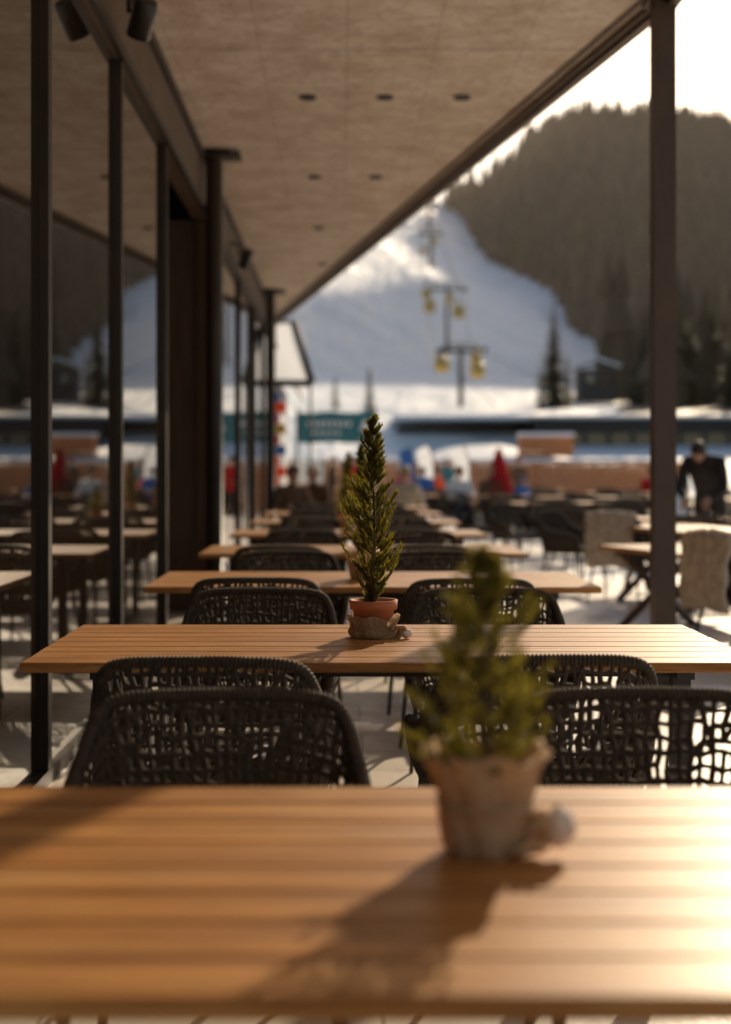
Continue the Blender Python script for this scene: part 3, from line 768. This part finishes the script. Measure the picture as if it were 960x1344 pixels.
def fleece(loc, rz):
    b = MB(); nu, nv = 16, 26; vs = []
    for j in range(nv + 1):
        s = j / nv
        for i in range(nu + 1):
            u = (i / nu - .5); w = .40 * (1 - .25 * abs(s - .45))
            if s < .45: y = .335 + .03 * math.sin(s * 9); z = .36 + s / .45 * .455
            elif s < .55: a = (s - .45) / .1 * math.pi; y = .30 + .035 * math.cos(a); z = .82 + .035 * math.sin(a)
            else: y = .262 - .12 * (s - .55) / .45; z = .815 - (s - .55) / .45 * .36
            nn = mnoise.noise(Vector((u * 9, s * 12, 1))) * .022
            vs.append((u * w * 1.2 + nn * .8, y + nn, z + nn - abs(u) * .04))
    b.add(vs, [(j * (nu + 1) + i, j * (nu + 1) + i + 1, (j + 1) * (nu + 1) + i + 1, (j + 1) * (nu + 1) + i) for j in range(nv) for i in range(nu)], M['fleece'], True)
    o = b.obj('sheepskin_throw', loc, rz); md = o.modifiers.new('s', 'SOLIDIFY'); md.thickness = .03
for (x, y, rz, fl) in [(2.75, 16.2, 2.3, 0), (2.72, 13.6, 2.6, 1), (3.4, 14.0, 2.9, 0), (2.74, 9.5, 2.0, 1), (3.6, 8.6, 2.4, 0), (4.9, 14.2, 3.0, 0), (3.9, 14.2, 3.1, 0), (3.9, 18.5, .4, 0), (5.8, 15.6, 1.2, 0), (2.0, 19.5, -.6, 0), (2.2, 17.6, .5, 0), (3.1, 19.2, 2.7, 0), (2.45, 14.9, .9, 0)]:
    place(CH, 'rope_chair', (x, y, 0), rz)
    if fl: fleece((x, y, 0), rz)
for (x, y) in [(3.4, 21.5), (5.9, 20.5), (4.6, 25.5), (7.4, 24.5), (2.6, 27), (6.2, 29.5), (8.6, 29), (1.6, 31.5), (4.2, 33)]:
    rz = R.uniform(-.2, .2); place(TB, 'dining_table', (x, y, 0), rz)
    for cx in (-.45, .45):
        place(CH, 'rope_chair', (x + cx, y + .75, 0), rz + R.uniform(-.2, .2)); place(CH, 'rope_chair', (x + cx, y - .75, 0), math.pi + rz + R.uniform(-.2, .2))

# ---------------------------------------------------------------- people
def person(loc, rz, pose, coat, hair, sc=1., name='person', hat=None):
    J = {}
    if pose == 'sit':
        J = dict(pel=(0, .02, .5), spi=(0, .03, .7), che=(0, .0, .9), nec=(0, -.02, 1.03), hd=(0, -.04, 1.09))
        for s, n in ((-1, 'L'), (1, 'R')):
            J.update({'sh' + n: (s * .18, 0, .98), 'el' + n: (s * .25, -.06, .73), 'wr' + n: (s * .16, -.29, .77), 'hp' + n: (s * .09, 0, .49), 'kn' + n: (s * .12, -.42, .5), 'an' + n: (s * .12, -.43, .09), 'to' + n: (s * .13, -.58, .04)})
        hdir = Vector((0, -.15, 1)); hand = Vector((-.1, -1, -.1))
    else:
        J = dict(pel=(0, .03, .93), spi=(0, .02, 1.12), che=(0, 0, 1.33), nec=(0, 0, 1.47), hd=(0, -.01, 1.53))
        for s, n in ((-1, 'L'), (1, 'R')):
            J.update({'sh' + n: (s * .19, 0, 1.41), 'el' + n: (s * .25, .0, 1.13), 'wr' + n: (s * .19, -.2, 1.0), 'hp' + n: (s * .095, .03, .9), 'kn' + n: (s * .11, 0, .5), 'an' + n: (s * .12, .03, .09), 'to' + n: (s * .13, -.13, .04)})
        hdir = Vector((0, -.1, 1)); hand = Vector((0, -1, -.35))
        if pose == 'lean':
            rot = Matrix.Rotation(rad(34), 3, 'X'); pv = Vector(J['pel'])
            for k in list(J):
                if k[:2] in ('sp', 'ch', 'ne', 'hd', 'sh'): J[k] = tuple(pv + rot @ (Vector(J[k]) - pv))
            for s, n in ((-1, 'L'), (1, 'R')):
                J['el' + n] = (s * .25, -.34, 1.02); J['wr' + n] = (s * .12, -.52, .92)
            J['hd'] = tuple(Vector(J['nec']) + Vector((0, -.06, .02))); hdir = Vector((0, -.9, .5)); hand = Vector((0, -.8, -.6))
    J = {k: Vector(v) for k, v in J.items()}
    bones = [('pel', 'spi', 'c'), ('spi', 'che', 'c'), ('che', 'nec', 'c'), ('nec', 'hd', 's')]
    for n in 'LR': bones += [('che', 'sh' + n, 'c'), ('sh' + n, 'el' + n, 'c'), ('el' + n, 'wr' + n, 'c'), ('pel', 'hp' + n, 't'), ('hp' + n, 'kn' + n, 't'), ('kn' + n, 'an' + n, 't'), ('an' + n, 'to' + n, 'b')]
    rr = dict(pel=.155, spi=.15, che=.165, nec=.065, hd=.06, sh=.085, el=.06, wr=.042, hp=.11, kn=.075, an=.055, to=.045)
    names = list(J); vs = [J[k] for k in names]
    me = bpy.data.meshes.new('sk'); me.from_pydata([tuple(v) for v in vs], [(names.index(a), names.index(c)) for a, c, _ in bones], []); 
    o = bpy.data.objects.new('sk', me); C.objects.link(o)
    o.modifiers.new('skin', 'SKIN')
    for i, k in enumerate(names):
        q = rr.get(k) or rr[k[:2]]; sv = me.skin_vertices[0].data[i]; sv.radius = (q, q * (.8 if k in ('pel', 'spi', 'che') else 1)); sv.use_root = (k == 'pel')
    o.modifiers.new('sub', 'SUBSURF').levels = 2; o.modifiers['sub'].render_levels = 2
    dg = bpy.context.evaluated_depsgraph_get(); ev = o.evaluated_get(dg); em = ev.to_mesh()
    V = [v.co.copy() for v in em.vertices]; FS = [tuple(p.vertices) for p in em.polygons]
    mats = {'c': coat, 's': M['skin'], 't': M['trous'], 'b': M['boot']}
    b = MB(); grp = {k: [] for k in mats}
    for f in FS:
        c = sum((V[i] for i in f), Vector()) / len(f); best = None
        for a, d, t in bones:
            A, B = J[a], J[d]; u = max(0, min(1, (c - A).dot(B - A) / (B - A).length_squared)); ds_ = (A.lerp(B, u) - c).length - (rr.get(a) or rr[a[:2]]) * .8
            if best is None or ds_ < best[0]: best = (ds_, t)
        t = best[1]
        if pose != 'sit' and t == 't' and c.z > .74: t = 'c'
        grp[t].append(f)
    o0 = len(b.v); b.v += [tuple(v) for v in V]
    for k, fl in grp.items():
        for f in fl: b.f.append(tuple(i + o0 for i in f)); b.m.append(b.mi(mats[k])); b.sm.append(True)
    ev.to_mesh_clear(); bpy.data.objects.remove(o)
    hd = hdir.normalized(); q = Vector((0, 0, 1)).rotation_difference(hd).to_matrix().to_4x4()
    hm = Matrix.Translation(J['hd'] + hd * .1) @ q
    def hf(p):
        x, y, z = p
        if z < 0: x *= 1 + z * .32; y = y * (1 + z * .12) - .06 * -z
        return Vector((x, y, z))
    b.sphere((0, 0, 0), .077, .095, .118, M['skin'], 20, 14, hf, hm)
    b.sphere((0, .012, .022), .086, .102, .108, hair, 20, 12, lambda p: Vector((p.x, max(p.y, -.62 - .5 * p.z if p.z < .55 else -1), max(p.z, -.45))), hm)
    b.add([(-.012, -.092, .0), (.012, -.092, .0), (.016, -.094, -.03), (-.016, -.094, -.03), (0, -.12, -.028), (0, -.096, .02)], [(0, 1, 5), (0, 5, 4), (5, 1, 4), (1, 2, 4), (3, 0, 4), (2, 3, 4)], M['skin'], True, hm)
    for s in (-1, 1):
        b.sphere((s * .03, -.085, .008), .012, .008, .007, M['white'], 8, 6, None, hm); b.sphere((s * .03, -.092, .008), .005, .003, .005, M['black'], 8, 6, None, hm)
        b.sphere((s * .079, .0, -.005), .01, .02, .03, M['skin'], 8, 6, None, hm)
    b.sphere((0, -.088, -.055), .024, .008, .006, M['pink'], 8, 6, None, hm)
    if hat: b.sphere((0, .005, .045), .094, .108, .088, hat, 18, 10, lambda p: Vector((p.x, p.y, max(p.z, -.15))), hm)
    hand.normalize()
    for s, n in ((-1, 'L'), (1, 'R')):
        w = J['wr' + n]; sd = Vector((s, 0, 0)); dn = hand.cross(sd).normalized(); 
        if dn.z > 0: dn = -dn
        b.tube([w - hand * .02, w + hand * .03, w + hand * .075, w + hand * .09], [.028, .036, .036, .02], M['skin'], 10)
        for k in range(4):
            off = sd * (-.027 + .018 * k); ln_ = [.07, .078, .073, .058][k if s < 0 else 3 - k]; p = w + hand * .075 + off
            b.tube([p, p + hand * ln_ * .45 + dn * .006, p + hand * ln_ * .75 + dn * .025, p + hand * ln_ * .85 + dn * .045], [.010, .009, .008, .006], M['skin'], 6)
        p = w + hand * .02 - sd * .03; b.tube([p, p - sd * .025 + hand * .03 + dn * .01, p - sd * .022 + hand * .06 + dn * .02], [.012, .0105, .007], M['skin'], 6)
    ob = b.obj(name, loc, rz); ob.scale = (sc,) * 3; return ob
person((4.22, 16.1, 0), rad(-30), 'lean', M['coat'], M['hair'], 1.02, 'man_in_dark_coat')
for (x, y, rz, pose, coat, hair, sc_, hat) in [
    (-.66, 19.0, 25, 'sit', 'brownco', 'hair', 1, 'brownco'), (-.36, 19.9, -30, 'sit', 'brownco', 'hair', 1, 'fleece'), (.95, 20.8, 160, 'sit', 'fleece', 'hairb', 1, None),
    (2.2, 26.2, 10, 'sit', 'white', 'hair', 1, None), (6.7, 30.5, 30, 'sit', 'red', 'hair', 1, None),
    (3.0, 27.9, 170, 'sit', 'brownco', 'hairb', 1, None), (1.3, 30.7, 20, 'sit', 'pink', 'hair', 1, 'white'), (1.9, 32.3, 200, 'sit', 'blue', 'hair', 1, 'white'),
    (2.35, 34.5, 60, 'sit', 'orange', 'hair', 1, None), (-.2, 35.5, 90, 'stand', 'coat', 'hair', .9, 'white'), (.35, 36, -60, 'stand', 'red', 'hair', .9, 'coat'),
    (2.75, 36.5, 40, 'stand', 'teal', 'hair', .88, 'white'), (4.75, 37.5, -20, 'stand', 'brownco', 'hair', .88, 'red')]:
    person((x, y, 0), rad(rz), pose, M[coat], M[hair], sc_, 'seated_person' if pose == 'sit' else 'standing_person', M[hat] if hat else None)
person((3.55, 27.5, 0), rad(20), 'stand', M['blue'], M['skin'], .62, 'child_in_blue_jacket', M['blue'])

# ---------------------------------------------------------------- valley haze (real scattering air)
b = MB(); b.box((150, 700, 125), (2400, 1260, 290), M['snow']); me = b.mesh('valley_haze')
hz = bpy.data.materials.new('haze_air'); hz.use_nodes = True; hn = hz.node_tree; hn.nodes.remove(hn.nodes['Principled BSDF'])
vsn = hn.nodes.new('ShaderNodeVolumeScatter'); vsn.inputs['Color'].default_value = (1, .85, .70, 1); vsn.inputs['Density'].default_value = .00014; vsn.inputs['Anisotropy'].default_value = .35
hn.links.new(vsn.outputs[0], hn.nodes['Material Output'].inputs['Volume'])
me.materials.clear(); me.materials.append(hz); place(me, 'valley_haze')

# ---------------------------------------------------------------- light
sun = bpy.data.lights.new('sun', 'SUN'); sun.energy = 5.0; sun.angle = rad(.53); sun.color = (1, .79, .54)
so = bpy.data.objects.new('sun', sun); C.objects.link(so)
sd = Vector((math.sin(SUN_AZ) * math.cos(SUN_EL), math.cos(SUN_AZ) * math.cos(SUN_EL), math.sin(SUN_EL)))
so.rotation_euler = (-sd).to_track_quat('-Z', 'Y').to_euler()
w = bpy.data.worlds.new('World'); bpy.context.scene.world = w; w.use_nodes = True; nt = w.node_tree
bg = nt.nodes['Background']; sk = nt.nodes.new('ShaderNodeTexSky'); sk.sky_type = 'NISHITA'; sk.sun_disc = False
sk.sun_elevation = SUN_EL; sk.sun_rotation = SUN_AZ; sk.dust_density = 3; sk.air_density = 1.0; sk.ozone_density = 1.0; sk.altitude = 900
nt.links.new(mixc(nt, 1., sk.outputs[0], (1.06, .97, .86), 'MULTIPLY'), bg.inputs[0]); bg.inputs[1].default_value = .125
# ---------------------------------------------------------------- camera
cd = bpy.data.cameras.new('camera'); co = bpy.data.objects.new('camera', cd); C.objects.link(co)
co.location = (0, 0, CAMZ); co.rotation_euler = (rad(90), 0, 0)
cd.sensor_fit = 'VERTICAL'; cd.sensor_height = 36; cd.lens = F / 1344 * 36
cd.shift_x = (480 - VX) / 1344; cd.shift_y = -(672 - VY) / 1344
cd.clip_start = .05; cd.clip_end = 8000
cd.dof.use_dof = True; cd.dof.focus_distance = 4.3; cd.dof.aperture_fstop = 1.6
sc = bpy.context.scene; sc.camera = co
sc.view_settings.view_transform = 'Standard'; sc.view_settings.look = 'None'; sc.view_settings.exposure = 0
